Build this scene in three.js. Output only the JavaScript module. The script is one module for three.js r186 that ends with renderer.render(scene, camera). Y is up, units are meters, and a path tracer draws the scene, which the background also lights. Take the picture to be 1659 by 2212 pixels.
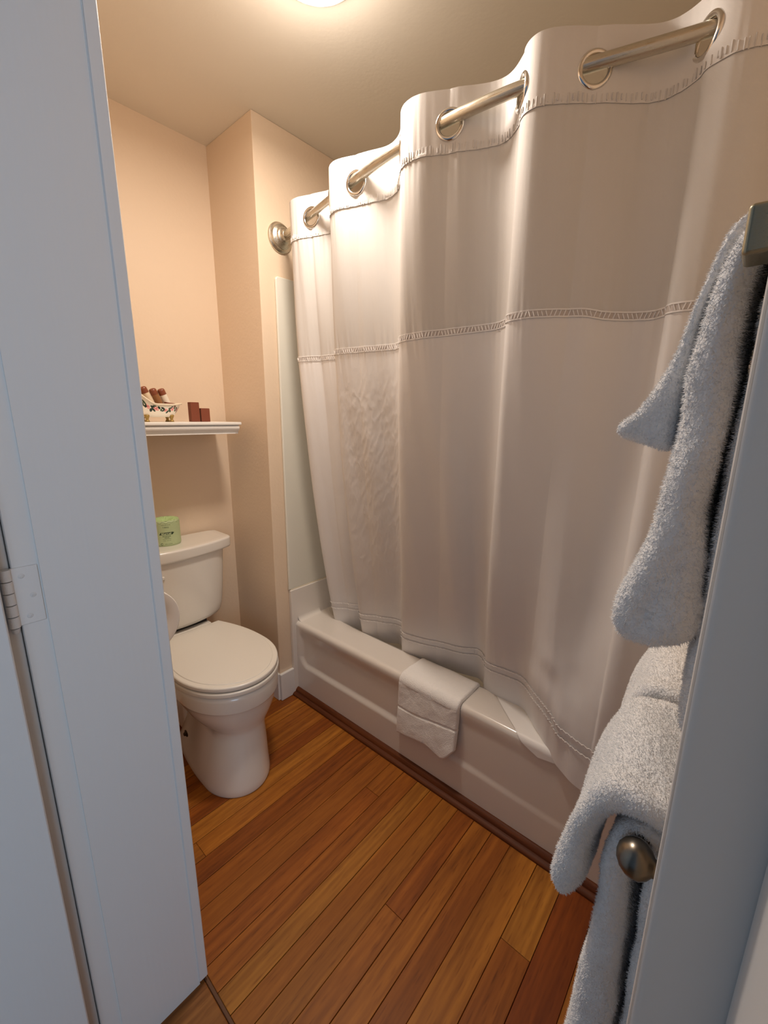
import * as THREE from 'three';
import { RoundedBoxGeometry } from 'three/addons/geometries/RoundedBoxGeometry.js';
import { mergeGeometries, mergeVertices } from 'three/addons/utils/BufferGeometryUtils.js';
import { ImprovedNoise } from 'three/addons/math/ImprovedNoise.js';
import { RectAreaLightUniformsLib } from 'three/addons/lights/RectAreaLightUniformsLib.js';

// ---------------------------------------------------------------- camera, sky, lights, exposure
RectAreaLightUniformsLib.init();
const scene = new THREE.Scene();
const V3 = (x, y, z) => new THREE.Vector3(x, y, z);
const renderer = new THREE.WebGLRenderer({ antialias: true });
renderer.toneMapping = THREE.LinearToneMapping;
renderer.toneMappingExposure = 0.545;
renderer.shadowMap.enabled = true;

const camera = new THREE.PerspectiveCamera(2 * Math.atan(1106 / 907.65) * 180 / Math.PI, 1659 / 2212, 0.02, 30);
{
  const pitch = 12.67 * Math.PI / 180, yaw = 49.07 * Math.PI / 180, roll = 0.467 * Math.PI / 180;
  const head = V3(Math.sin(yaw), 0, -Math.cos(yaw)), right = V3(Math.cos(yaw), 0, Math.sin(yaw));
  const fwd = head.clone().multiplyScalar(Math.cos(pitch)).add(V3(0, -Math.sin(pitch), 0));
  const up = right.clone().cross(fwd);
  const r2 = right.clone().multiplyScalar(Math.cos(roll)).addScaledVector(up, Math.sin(roll));
  const u2 = up.clone().multiplyScalar(Math.cos(roll)).addScaledVector(right, -Math.sin(roll));
  camera.position.set(0, 1.32, 0);
  camera.quaternion.setFromRotationMatrix(new THREE.Matrix4().makeBasis(r2, u2, fwd.clone().negate()));
  scene.add(camera);
}
scene.background = new THREE.Color().setRGB(1.3, 1.75, 2.3);          // pale daylight sky outside the bedroom window
const LAMP = V3(0.83, 2.385, -0.95), LAMP_COLOR = new THREE.Color().setRGB(1.0, 0.875, 0.765);
const lampLight = new THREE.RectAreaLight(LAMP_COLOR, 235, 0.17, 0.17);   // just under the glowing face of the ceiling lamp
lampLight.position.set(LAMP.x, LAMP.y - 0.06, LAMP.z);
lampLight.lookAt(LAMP.x, 0, LAMP.z);
lampLight.name = 'ceiling_lamp_light';
scene.add(lampLight);
const lampGlow = new THREE.PointLight(LAMP_COLOR, 0.55, 0, 2);          // what the same glowing dome sends sideways and along the ceiling
lampGlow.position.set(LAMP.x, LAMP.y - 0.11, LAMP.z);
lampGlow.shadow.radius = 3;
lampGlow.castShadow = true;
lampGlow.name = 'ceiling_lamp_glow';
scene.add(lampGlow);
const dayLight = new THREE.RectAreaLight(new THREE.Color().setRGB(0.56, 0.76, 1.0), 8.2, 1.3, 1.3);   // skylight entering through the bedroom window
dayLight.position.set(-1.15, 1.55, 1.86);
dayLight.lookAt(-1.15, 1.55, -3);
dayLight.name = 'window_daylight';
scene.add(dayLight);

// ---------------------------------------------------------------- helpers
let seed = 7;
const rnd = () => { seed = (seed * 1664525 + 1013904223) >>> 0; return seed / 4294967296; };
const rr = (a, b) => a + (b - a) * rnd();
const perlin = new ImprovedNoise();
const N = (x, y, z = 0.37) => perlin.noise(x, y, z);
const fbm = (x, y, z = 0.37, o = 4) => { let s = 0, a = 0.5; for (let i = 0; i < o; i++) { s += a * N(x, y, z + i * 7.1); x *= 2.03; y *= 2.03; a *= 0.5; } return s; };
const clamp = (x, a = 0, b = 1) => Math.min(b, Math.max(a, x));
const sstep = (a, b, x) => { const t = clamp((x - a) / (b - a)); return t * t * (3 - 2 * t); };
const lerp = (a, b, t) => a + (b - a) * t;
const used = new Map();
const numbered = (n) => { const k = used.get(n) ?? 0; used.set(n, k + 1); return k ? n + '_' + String(k).padStart(3, '0') : n; };

function obj(name, geo, mat, parent) {
  const g = Array.isArray(geo) ? mergeGeometries(geo.map(tidy)) : geo;
  const m = new THREE.Mesh(g, mat);
  m.name = parent ? name : numbered(name);
  m.castShadow = m.receiveShadow = true;
  (parent ?? scene).add(m);
  return m;
}
function tidy(g) {
  let h = g.index ? g.toNonIndexed() : g.clone();
  for (const k of Object.keys(h.attributes)) if (!['position', 'normal', 'uv'].includes(k)) h.deleteAttribute(k);
  if (!h.attributes.normal) h.computeVertexNormals();
  if (!h.attributes.uv) h.setAttribute('uv', new THREE.BufferAttribute(new Float32Array(h.attributes.position.count * 2), 2));
  h.morphAttributes = {};
  return h;
}
function tag(o, label, category, group) { Object.assign(o.userData, { label, category }); if (group) o.userData.group = group; return o; }
function thing(name, label, category, p = [0, 0, 0], group) {
  const o = new THREE.Group(); o.name = numbered(name); o.position.set(...p); scene.add(o);
  return tag(o, label, category, group);
}
function struct(name, label, p = [0, 0, 0]) {
  const o = new THREE.Group(); o.name = name; o.position.set(...p); o.userData = { kind: 'structure', label }; scene.add(o);
  return o;
}
// box given by its lower and upper corner, edges rounded by r, uv in metres
function bx(x0, x1, y0, y1, z0, z1, r = 0) {
  const w = x1 - x0, h = y1 - y0, d = z1 - z0;
  const g = r ? new RoundedBoxGeometry(w, h, d, 2, Math.min(r, w / 2.01, h / 2.01, d / 2.01)) : new THREE.BoxGeometry(w, h, d);
  g.translate((x0 + x1) / 2, (y0 + y1) / 2, (z0 + z1) / 2);
  return boxUV(g);
}
function boxUV(g, su = 1, ox = 0, oy = 0) {
  if (g.index) g = g.toNonIndexed();
  const p = g.attributes.position, n = g.attributes.normal, uv = new Float32Array(p.count * 2);
  for (let i = 0; i < p.count; i++) {
    const ax = Math.abs(n.getX(i)), ay = Math.abs(n.getY(i)), az = Math.abs(n.getZ(i));
    let u, v;
    if (ay >= ax && ay >= az) { u = p.getX(i); v = p.getZ(i); } else if (ax >= az) { u = p.getZ(i); v = p.getY(i); } else { u = p.getX(i); v = p.getY(i); }
    uv[2 * i] = u * su + ox; uv[2 * i + 1] = v * su + oy;
  }
  g.setAttribute('uv', new THREE.BufferAttribute(uv, 2));
  return g;
}
function at(g, x, y, z, rx = 0, ry = 0, rz = 0) { if (rx) g.rotateX(rx); if (ry) g.rotateY(ry); if (rz) g.rotateZ(rz); g.translate(x, y, z); return g; }
// grid surface f(u, v) -> Vector3
function surf(f, nu, nv, closedU = false, uvf) {
  const pos = [], uv = [], idx = [];
  for (let j = 0; j <= nv; j++) for (let i = 0; i <= nu; i++) {
    const p = f(i / nu, j / nv); pos.push(p.x, p.y, p.z);
    const t = uvf ? uvf(i / nu, j / nv) : [i / nu, j / nv]; uv.push(t[0], t[1]);
  }
  for (let j = 0; j < nv; j++) for (let i = 0; i < nu; i++) {
    const a = j * (nu + 1) + i, b = a + 1, c = a + nu + 1, d = c + 1;
    idx.push(a, b, d, a, d, c);
  }
  const g = new THREE.BufferGeometry();
  g.setAttribute('position', new THREE.Float32BufferAttribute(pos, 3));
  g.setAttribute('uv', new THREE.Float32BufferAttribute(uv, 2));
  g.setIndex(idx); g.computeVertexNormals();
  if (closedU) {
    const n = g.attributes.normal;
    for (let j = 0; j <= nv; j++) {
      const a = j * (nu + 1), b = a + nu, s = V3(n.getX(a) + n.getX(b), n.getY(a) + n.getY(b), n.getZ(a) + n.getZ(b)).normalize();
      n.setXYZ(a, s.x, s.y, s.z); n.setXYZ(b, s.x, s.y, s.z);
    }
  }
  return g;
}
// loft through rings given as functions of angle; closed ends
function loft(rings, nu, capA = true, capB = true) {
  const nv = rings.length - 1;
  const g = surf((u, v) => rings[Math.round(v * nv)](u * Math.PI * 2), nu, nv, true);
  const parts = [g];
  const cap = (ring, flip) => {
    const c = V3(0, 0, 0); const pts = [];
    for (let i = 0; i < nu; i++) { const p = ring(i / nu * Math.PI * 2); pts.push(p); c.addScaledVector(p, 1 / nu); }
    const pos = [];
    for (let i = 0; i < nu; i++) { const a = pts[i], b = pts[(i + 1) % nu]; for (const q of flip ? [c, b, a] : [c, a, b]) pos.push(q.x, q.y, q.z); }
    const h = new THREE.BufferGeometry(); h.setAttribute('position', new THREE.Float32BufferAttribute(pos, 3)); h.computeVertexNormals();
    return h;
  };
  if (capA) parts.push(cap(rings[0], false));
  if (capB) parts.push(cap(rings[nv], true));
  return parts.length > 1 ? mergeGeometries(parts.map(tidy)) : g;
}
const lathe = (pts, n = 48) => new THREE.LatheGeometry(pts.map(([r, y]) => new THREE.Vector2(r, y)), n);
const extrude = (shape, depth, bevel = 0, seg = 3, curve = 24) => new THREE.ExtrudeGeometry(shape, { depth: depth - 2 * bevel, bevelEnabled: bevel > 0, bevelThickness: bevel, bevelSize: bevel, bevelOffset: -bevel, bevelSegments: seg, curveSegments: curve }).translate(0, 0, bevel);

// ---------------------------------------------------------------- textures and materials
function dataTex(w, h, fn, srgb = false, repeat = [1, 1]) {
  const d = new Uint8Array(w * h * 4);
  for (let y = 0; y < h; y++) for (let x = 0; x < w; x++) { const c = fn(x / w, y / h), o = (y * w + x) * 4; d[o] = clamp(c[0]) * 255; d[o + 1] = clamp(c[1]) * 255; d[o + 2] = clamp(c[2]) * 255; d[o + 3] = 255; }
  const t = new THREE.DataTexture(d, w, h);
  t.wrapS = t.wrapT = THREE.RepeatWrapping; t.magFilter = t.minFilter = THREE.LinearFilter; t.repeat.set(...repeat);
  if (srgb) t.colorSpace = THREE.SRGBColorSpace;
  t.needsUpdate = true;
  return t;
}
const grey = (v) => [v, v, v];
const tile = (f) => (u, v) => { const bu = sstep(0.8, 1, u), bv = sstep(0.8, 1, v); return lerp(lerp(f(u, v), f(u - 1, v), bu), lerp(f(u, v - 1), f(u - 1, v - 1), bu), bv); };
const plasterBump = dataTex(512, 512, (u, v) => grey(0.5 + 0.55 * tile((a, b) => fbm(a * 40, b * 40, 1.3, 3) + 0.5 * fbm(a * 9, b * 9, 4.2, 2))(u, v)), false, [2.2, 2.2]);
const brushBump = dataTex(256, 512, (u, v) => grey(0.5 + 0.5 * tile((a, b) => fbm(a * 46, b * 5, 2.1, 3) + 0.6 * fbm(a * 9, b * 7, 5.5, 3))(u, v)), false, [3, 1.2]);
const terryBump = dataTex(512, 512, (u, v) => grey(0.5 + 0.85 * tile((a, b) => fbm(a * 78, b * 60, 3.3, 3) + 0.4 * fbm(a * 16, b * 16, 8.5, 2))(u, v)), false, [7, 7]);
const weaveBump = dataTex(256, 256, (u, v) => grey(0.5 + 0.25 * Math.sin(u * 64 * Math.PI * 2) * Math.sin(v * 64 * Math.PI * 2) + 0.3 * tile((a, b) => fbm(a * 24, b * 3, 1.7, 3))(u, v)), false, [8, 8]);
const woodGrain = dataTex(1024, 256, (u, v) => {
  const g = tile((a, b) => 0.55 * fbm(a * 5, b * 46, 2.2, 4) + 0.45 * fbm(a * 1.6, b * 9 + 0.7 * fbm(a * 3, b * 5, 9.1, 2), 6.4, 3))(u, v);
  const pore = tile((a, b) => Math.max(0, N(a * 22, b * 190, 3.9) - 0.28))(u, v);
  const k = clamp(0.74 + 0.42 * g - 0.35 * pore, 0.25, 1);
  return [k, Math.pow(k, 1.25), Math.pow(k, 1.55)];
}, true, [0.9, 1.7]);
const woodRelief = dataTex(512, 128, (u, v) => grey(0.5 + 0.6 * tile((a, b) => fbm(a * 5, b * 46, 2.2, 4) + 0.5 * fbm(a * 2, b * 6, 7, 2))(u, v)), false, [0.9, 1.7]);
const metalWear = dataTex(256, 256, (u, v) => grey(0.34 + 0.3 * tile((a, b) => fbm(a * 12, b * 12, 2, 4))(u, v)), false, [3, 3]);

const M = {};
const std = (p) => new THREE.MeshStandardMaterial(p), phys = (p) => new THREE.MeshPhysicalMaterial(p);
const lin = (r, g, b) => new THREE.Color().setRGB(r, g, b);
M.wall = std({ color: lin(0.76, 0.60, 0.44), roughness: 0.55, bumpMap: plasterBump, bumpScale: 0.0006 });
M.ceiling = std({ color: lin(0.76, 0.70, 0.60), roughness: 0.8, bumpMap: plasterBump, bumpScale: 0.0004 });
M.trim = std({ color: lin(0.78, 0.76, 0.73), roughness: 0.34, bumpMap: brushBump, bumpScale: 0.0005 });
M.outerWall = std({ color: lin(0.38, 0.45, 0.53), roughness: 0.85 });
M.porcelain = phys({ color: lin(0.80, 0.76, 0.69), roughness: 0.22, clearcoat: 0.7, clearcoatRoughness: 0.08 });
M.seat = phys({ color: lin(0.80, 0.76, 0.68), roughness: 0.3, clearcoat: 0.3, clearcoatRoughness: 0.2 });
M.tub = phys({ color: lin(0.78, 0.73, 0.67), roughness: 0.2, clearcoat: 0.6, clearcoatRoughness: 0.1 });
M.surround = phys({ color: lin(0.74, 0.72, 0.63), roughness: 0.3, clearcoat: 0.3, clearcoatRoughness: 0.15 });
M.nickel = std({ color: lin(0.62, 0.58, 0.49), metalness: 1, roughness: 1.0, roughnessMap: metalWear });
M.chrome = std({ color: lin(0.72, 0.70, 0.67), metalness: 1, roughness: 0.12 });
M.pewter = std({ color: lin(0.22, 0.195, 0.16), metalness: 1, roughness: 0.3 });
M.brassy = std({ color: lin(0.40, 0.36, 0.25), metalness: 1, roughness: 1.25, roughnessMap: metalWear });
M.header = phys({ color: lin(0.76, 0.735, 0.71), roughness: 0.62, bumpMap: weaveBump, bumpScale: 0.0003, sheen: 0.2, side: THREE.DoubleSide });
M.voile = phys({ color: lin(0.68, 0.655, 0.625), roughness: 0.7, bumpMap: weaveBump, bumpScale: 0.0004, side: THREE.DoubleSide });
M.satin = phys({ color: lin(0.83, 0.81, 0.795), roughness: 0.48, bumpMap: weaveBump, bumpScale: 0.0003, sheen: 0.25, side: THREE.DoubleSide });
M.ladder = phys({ color: lin(0.62, 0.56, 0.52), roughness: 0.7, side: THREE.DoubleSide });
M.stitch = phys({ color: lin(0.92, 0.90, 0.88), roughness: 0.35, sheen: 0.4, side: THREE.DoubleSide });
M.terry = phys({ color: lin(0.93, 0.925, 0.92), roughness: 0.95, bumpMap: terryBump, bumpScale: 0.0016, sheen: 0.4, sheenRoughness: 0.6 });
M.terryPile = std({ color: lin(0.96, 0.955, 0.95), roughness: 1 });
M.cotton = phys({ color: lin(0.90, 0.88, 0.85), roughness: 0.95, bumpMap: terryBump, bumpScale: 0.0010, sheen: 0.3, sheenRoughness: 0.6 });
M.shelf = std({ color: lin(0.82, 0.79, 0.74), roughness: 0.35 });
M.black = std({ color: lin(0.012, 0.010, 0.009), roughness: 0.6 });
M.gap = std({ color: lin(0.05, 0.03, 0.02), roughness: 0.9 });

// ---------------------------------------------------------------- the room
const XW = 0.285, XS = 1.017, XT = 1.107, XB = 1.87, ZB = -1.852, ZE = -1.523, ZR = 0.045, YC = 2.385;   // door wall, alcove side, tub front, tub back, toilet wall, tub end, right wall, ceiling
const ZJ = -0.80, ZJ2 = 0.039, X0 = 0.062;                                                               // door jamb faces, outer face of the door wall

const floorS = struct('floor', 'orange brown strip wood floor');
obj('subfloor', bx(-0.3, XB + 0.1, -0.06, -0.0185, ZB - 0.1, ZR + 0.1), M.gap, floorS);
{
  const tones = [[0.78, 0.285, 0.062], [0.86, 0.35, 0.080], [0.62, 0.195, 0.038], [0.92, 0.41, 0.105], [0.70, 0.24, 0.05], [0.50, 0.13, 0.025], [0.84, 0.32, 0.066], [0.56, 0.165, 0.032]];
  const mats = tones.map(([r, g, b], i) => phys({ color: lin(r * 0.80, g * 0.82, b * 0.48), map: woodGrain, roughness: 0.5, bumpMap: woodRelief, bumpScale: 0.0003, specularIntensity: 0.5, clearcoat: 0.10, clearcoatRoughness: 0.4 }));
  const seams = [0.04, -0.058, -0.138, -0.226, -0.305, -0.391, -0.455, -0.52, -0.582, -0.645, -0.698, -0.755, -0.82, -0.885, -0.95, -1.015, -1.08, -1.145, -1.21, -1.275, -1.34, -1.405, -1.47, -1.535, -1.6, -1.665, -1.73, -1.795, -1.85];
  const tone = [2, 1, 5, 3, 1, 4, 6, 0, 1, 6, 3, 4, 2, 0, 4, 2, 6, 1, 7, 0, 4, 6, 2, 0, 4, 7, 0, 6];
  const joints = { 3: [[0.83, 3, 4]], 7: [[0.69, 2, 0]], 16: [[0.423, 6, 1]], 12: [[0.93, 0, 2]], 20: [[0.6, 4, 2]], 23: [[0.8, 0, 7]] };
  for (let i = 0; i < seams.length - 1; i++) {
    const z1 = seams[i], z0 = seams[i + 1], cuts = [[XW + 0.004, XT + 0.02, tone[i]]];
    for (const [x, a, b] of joints[i] ?? []) { const c = cuts.pop(); cuts.push([c[0], x, b], [x, c[1], a]); }
    for (const [xa, xb, t] of cuts) {
      const gap = i % 3 === 0 ? 0.0009 : 0.0005;
      const g = bx(xa + 0.0004, xb - 0.0004, -0.018, rr(-0.0006, 0), z0 + gap, z1 - gap, 0.0012);
      boxUV(g, 1, rnd() * 7, rnd() * 5);
      obj('plank', boxUV(g, 1, rnd() * 7, rnd() * 5), mats[t], floorS);
    }
  }
}
const hall = struct('floor_hall', 'brown wooden floor outside the bathroom door');
obj('slab', bx(-3.0, 0.02, -0.06, -0.006, -2.4, 1.9), std({ color: lin(0.22, 0.11, 0.05), roughness: 0.6 }), hall);
{ // wooden saddle under the door
  const s = struct('trim_1', 'brown wooden door saddle between the jambs');
  const m = phys({ color: lin(0.50, 0.22, 0.06), map: woodGrain, roughness: 0.55, bumpMap: woodRelief, bumpScale: 0.0004, specularIntensity: 0.5 });
  obj('saddle_board', boxUV(bx(0.02, 0.280, -0.03, 0.003, ZJ - 0.01, ZJ2 + 0.03, 0.004), 1, 3.1, 0.2), m, s);
  obj('saddle_lip', boxUV(bx(0.2805, 0.289, -0.03, 0.001, ZJ - 0.01, ZJ2 + 0.03, 0.002), 1, 1.1, 0.7), std({ color: lin(0.12, 0.045, 0.015), roughness: 0.6 }), s);
}
const ceilS = struct('ceiling', 'beige painted ceiling');
obj('slab', bx(XW - 0.3, XB + 0.1, YC, YC + 0.1, ZB - 0.1, ZR + 0.1), M.ceiling, ceilS);
{
  const w = struct('wall_back', 'peach painted wall behind the toilet');
  obj('plaster', bx(XW - 0.2, XS + 0.02, 0, YC, ZB - 0.08, ZB), M.wall, w);
  const s = struct('wall_alcove', 'peach painted block wall between toilet alcove and tub');
  obj('plaster', bx(XS, XB + 0.1, 0, YC, ZB - 0.08, ZE, 0.003), M.wall, s);
  const b = struct('wall_tub', 'long wall behind the bathtub');
  obj('plaster', bx(XB, XB + 0.08, 0, YC, ZE, ZR + 0.08), M.wall, b);
  const r = struct('wall_right', 'wall carrying the towel bars');
  obj('plaster', bx(XW - 0.02, XB + 0.08, 0, YC, ZR, ZR + 0.1), M.wall, r);
  const d = struct('wall_door', 'thick wall holding the bathroom doorway');
  obj('left_pier', bx(X0, XW - 0.003, 0, YC, ZB - 0.08, ZJ - 0.02), M.wall, d);
  obj('right_pier', bx(X0, XW - 0.003, 0, YC, ZJ2 + 0.03, 2.0), M.wall, d);
  obj('lintel', bx(X0, XW - 0.003, 2.06, YC, ZJ - 0.02, ZJ2 + 0.03), M.wall, d);
}
{ // bedroom the photo is taken from: floor, walls, ceiling and one window towards the daylight
  const w = struct('wall_bedroom', 'plain white walls of the room outside the bathroom');
  const t = 0.08, x0 = -2.6, z0 = -2.4, z1 = 1.9;
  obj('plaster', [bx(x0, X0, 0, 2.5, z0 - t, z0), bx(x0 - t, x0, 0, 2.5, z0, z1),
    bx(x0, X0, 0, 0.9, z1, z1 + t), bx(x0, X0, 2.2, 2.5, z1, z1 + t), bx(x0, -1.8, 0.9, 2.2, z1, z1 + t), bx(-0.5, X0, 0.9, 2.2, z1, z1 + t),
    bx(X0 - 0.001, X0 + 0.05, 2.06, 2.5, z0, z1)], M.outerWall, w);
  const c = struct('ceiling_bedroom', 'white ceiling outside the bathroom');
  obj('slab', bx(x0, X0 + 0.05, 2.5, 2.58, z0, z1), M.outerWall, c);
  const win = struct('window_1', 'white bedroom window frame');
  obj('frame', [bx(-1.85, -0.45, 0.85, 0.9, z1 - 0.01, z1 + 0.06, 0.004), bx(-1.85, -0.45, 2.2, 2.25, z1 - 0.01, z1 + 0.06, 0.004), bx(-1.85, -1.8, 0.9, 2.2, z1 - 0.01, z1 + 0.06, 0.004), bx(-0.5, -0.45, 0.9, 2.2, z1 - 0.01, z1 + 0.06, 0.004)], M.trim, win);
}
// ---------------------------------------------------------------- door jambs, door and hinge
{
  const L = struct('trim_2', 'white painted left door jamb with rabbet and edge bead');
  obj('jamb_board', bx(0.115, 0.2695, 0.0, 2.05, ZJ - 0.03, ZJ, 0.0005), M.trim, L);
  obj('rabbet', bx(0.0825, 0.117, 0.0, 2.05, ZJ - 0.04, ZJ - 0.0035, 0.002), M.trim, L);
  obj('edge_bead', bx(0.2680, 0.2885, 0.012, 2.05, ZJ - 0.04, ZJ + 0.0035, 0.003), M.trim, L);
  obj('casing', bx(0.048, 0.0815, 0, 2.15, ZJ - 0.11, ZJ - 0.010, 0.002), M.trim, L);
  const R = struct('trim_3', 'white painted right door jamb with rabbet and edge bead');
  obj('jamb_board', bx(0.115, 0.271, 0.0, 2.05, ZJ2, ZJ2 + 0.04, 0.003), M.trim, R);
  obj('rabbet', bx(0.03, 0.1146, 0.0, 2.05, ZJ2 + 0.013, ZJ2 + 0.05, 0.0025), M.trim, R);
  obj('edge_bead', bx(0.2705, 0.2885, 0.0, 2.05, -0.0066, ZR + 0.02, 0.0068), M.trim, R);
  obj('casing', bx(0.03, X0, 0, 2.15, ZJ2 + 0.03, ZJ2 + 0.12, 0.004), M.trim, R);
  const H = struct('trim_4', 'white painted door head jamb');
  obj('head_board', bx(X0, 0.286, 2.045, 2.075, ZJ - 0.02, ZJ2 + 0.03, 0.003), M.trim, H);
  const D = struct('door_1', 'white painted door standing open at the left edge');
  obj('door_panel', bx(-0.72, 0.0630, 0.012, 2.03, ZJ + 0.003, ZJ + 0.038, 0.003), M.trim, D);
  const hinge = obj('hinge_leaf', bx(0.0800, 0.113, 1.005, 1.097, ZJ - 0.006, ZJ - 0.0012, 0.0015), M.trim, D);
  for (const [x, y] of [[0.092, 1.083], [0.102, 1.05], [0.094, 1.018]]) obj('screw', at(lathe([[0, 0.0012], [0.0036, 0.0008], [0.0042, 0]], 20), x, y, ZJ - 0.0014, Math.PI / 2), M.trim, hinge);
  for (let k = 0; k < 5; k++) obj('knuckle', at(new THREE.CylinderGeometry(0.0068, 0.0068, 0.0172, 20), 0.0745, 1.014 + k * 0.0186, ZJ - 0.001), M.trim, hinge);
  obj('pin_tip', at(lathe([[0, -0.010], [0.004, -0.008], [0.0058, 0.0]], 20), 0.0745, 1.004, ZJ - 0.001), M.trim, hinge);
}
// ---------------------------------------------------------------- baseboards and shoe moulding
{
  const B = struct('baseboard_tub_end', 'white painted baseboard end beside the bathtub');
  obj('board', bx(XS - 0.006, 1.1015, 0, 0.138, ZE, ZE + 0.016, 0.004), M.trim, B);
  const B2 = struct('baseboard_alcove', 'white baseboard along the toilet alcove');
  obj('board', bx(XS - 0.014, XS, 0, 0.138, ZB, ZE + 0.002, 0.003), M.trim, B2);
  const B3 = struct('baseboard_back', 'white baseboard behind the toilet');
  obj('board', bx(XW, XS - 0.014, 0, 0.138, ZB, ZB + 0.014, 0.003), M.trim, B3);
  const m = phys({ color: lin(0.21, 0.065, 0.018), map: woodGrain, roughness: 0.55, bumpMap: woodRelief, bumpScale: 0.0004, specularIntensity: 0.5 });
  const T = struct('trim_5', 'dark brown wooden shoe moulding along the tub foot');
  const s = new THREE.Shape(); s.moveTo(0, 0); s.lineTo(0.034, 0); s.lineTo(0.034, 0.006); s.quadraticCurveTo(0.030, 0.013, 0.018, 0.015); s.quadraticCurveTo(0.016, 0.026, 0.004, 0.032); s.lineTo(0, 0.032);
  const g = new THREE.ExtrudeGeometry(s, { depth: ZR - ZE - 0.016, bevelEnabled: false, curveSegments: 10 });
  g.rotateY(Math.PI); g.translate(XT, 0, ZR); g.computeVertexNormals();
  const gg = boxUV(g); { const uv = gg.attributes.uv, p = gg.attributes.position; for (let i = 0; i < uv.count; i++) uv.setXY(i, p.getZ(i), p.getX(i) * 1.3 + p.getY(i)); }
  obj('moulding', gg, m, T);
}

// ---------------------------------------------------------------- bathtub and surround
const RIM = 0.377, XI = 1.243;
{
  const t = thing('bathtub', 'white bathtub with flat rim and embossed front apron', 'bathtub');
  const zA = ZE + 0.001, zB = ZR - 0.002;
  // apron with a rounded top edge and a recessed field whose lower border makes the long ridge
  const ap = surf((u, v) => {
    const z = lerp(zA, zB, u), s = v * 0.41;
    let x, y, nx = -1;
    const R = 0.020, arc = R * Math.PI / 2;
    if (s < 0.012) { x = XT + R + 0.012 - s; y = RIM; nx = 0; }
    else if (s < 0.012 + arc) { const a = (s - 0.012) / R; x = XT + R - R * Math.sin(a); y = RIM - R + R * Math.cos(a); nx = 0; }
    else { x = XT; y = RIM - R - (s - 0.012 - arc) * (RIM - R) / (0.41 - 0.012 - arc); }
    const left = zA + 0.028, ridge = 0.150 - 0.02 * sstep(-1.0, -0.2, z);
    const d = Math.min((z - left) / 1.2, y - ridge), corner = Math.hypot(Math.max(0, left + 0.09 - z) / 1.1, Math.max(0, ridge + 0.075 - y));
    const inside = Math.min(sstep(0, 0.028, d), 1 - sstep(0.055, 0.085, corner)) * (1 - sstep(0.30, 0.352, y)) * (1 - 0.75 * sstep(-0.95, -0.25, z));
    if (nx) x += 0.011 * inside;
    return V3(x, Math.max(0.001, y), z);
  }, 340, 110);
  obj('apron', ap, M.tub, t);
  // rim deck with the basin opening, then the basin itself
  const x1 = XB - 0.003, bz0 = ZE + 0.012, bz1 = ZR - 0.11, bx1 = XB - 0.07;
  const rrect = (cx, cz, hx, hz, r, a) => { // superellipse-like rounded rectangle point
    const p = 2 + 2 * Math.min(hx, hz) / r * 0.55, c = Math.cos(a), s = Math.sin(a), k = Math.pow(Math.pow(Math.abs(c), p) + Math.pow(Math.abs(s), p), -1 / p);
    return [cx + hx * k * c, cz + hz * k * s];
  };
  const cx = (XI + bx1) / 2, cz = (bz0 + bz1) / 2, hx = (bx1 - XI) / 2, hz = (bz1 - bz0) / 2;
  const ring = (inset, y, r) => (a) => { const [x, z] = rrect(cx, cz, hx - inset, hz - inset * 1.2, r, a); return V3(x, y, z); };
  obj('basin', loft([ring(-0.004, RIM, 0.07), ring(0.006, RIM - 0.003, 0.07), ring(0.013, RIM - 0.014, 0.07), ring(0.03, 0.25, 0.08), ring(0.06, 0.12, 0.1), ring(0.09, 0.075, 0.12), ring(0.16, 0.062, 0.14)], 96, false, true), M.tub, t);
  const sh = new THREE.Shape(); sh.moveTo(XT + 0.0318, zA); sh.lineTo(x1, zA); sh.lineTo(x1, zB); sh.lineTo(XT + 0.0318, zB);
  const hole = new THREE.Path(); for (let i = 0; i <= 96; i++) { const [x, z] = rrect(cx, cz, hx + 0.003, hz + 0.003, 0.07, -i / 96 * Math.PI * 2); i ? hole.lineTo(x, z) : hole.moveTo(x, z); }
  sh.holes.push(hole);
  obj('rim', new THREE.ExtrudeGeometry(sh, { depth: 0.012, bevelEnabled: false }).rotateX(Math.PI / 2).translate(0, RIM, 0), M.tub, t);
  // raised flange of the tub against the end wall
  const fl = new THREE.Shape(); fl.moveTo(1.086, 0); fl.lineTo(1.112, 0); fl.lineTo(1.112, RIM - 0.02); fl.lineTo(1.13, RIM - 0.005); fl.lineTo(x1, RIM - 0.005); fl.lineTo(x1, 0.538); fl.lineTo(1.092, 0.538); fl.quadraticCurveTo(1.086, 0.538, 1.086, 0.532);
  obj('end_flange', extrude(fl, 0.018, 0.0035).translate(0, 0, ZE), M.tub, t);
  // cove between deck and flange
  obj('cove', surf((u, v) => { const a = v * Math.PI / 2, r = 0.022; return V3(lerp(XT + 0.014, XI + 0.01, u), RIM + r - r * Math.cos(a), ZE + 0.018 + r - r * Math.sin(a)); }, 2, 10), M.tub, t);

  const s = thing('tub_surround', 'off white moulded wall surround above the bathtub', 'tub surround');
  const pe = new THREE.Shape(); pe.moveTo(1.083, 0.541); pe.lineTo(XB - 0.004, 0.541); pe.lineTo(XB - 0.004, 1.86); pe.lineTo(1.10, 1.86); pe.quadraticCurveTo(1.083, 1.86, 1.083, 1.845);
  obj('end_panel', extrude(pe, 0.012, 0.005, 4).translate(0, 0, ZE), M.surround, s);
  obj('long_panel', bx(XB - 0.011, XB - 0.001, 0.541, 1.86, ZE + 0.011, ZR - 0.004, 0.003), M.surround, s);
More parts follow.
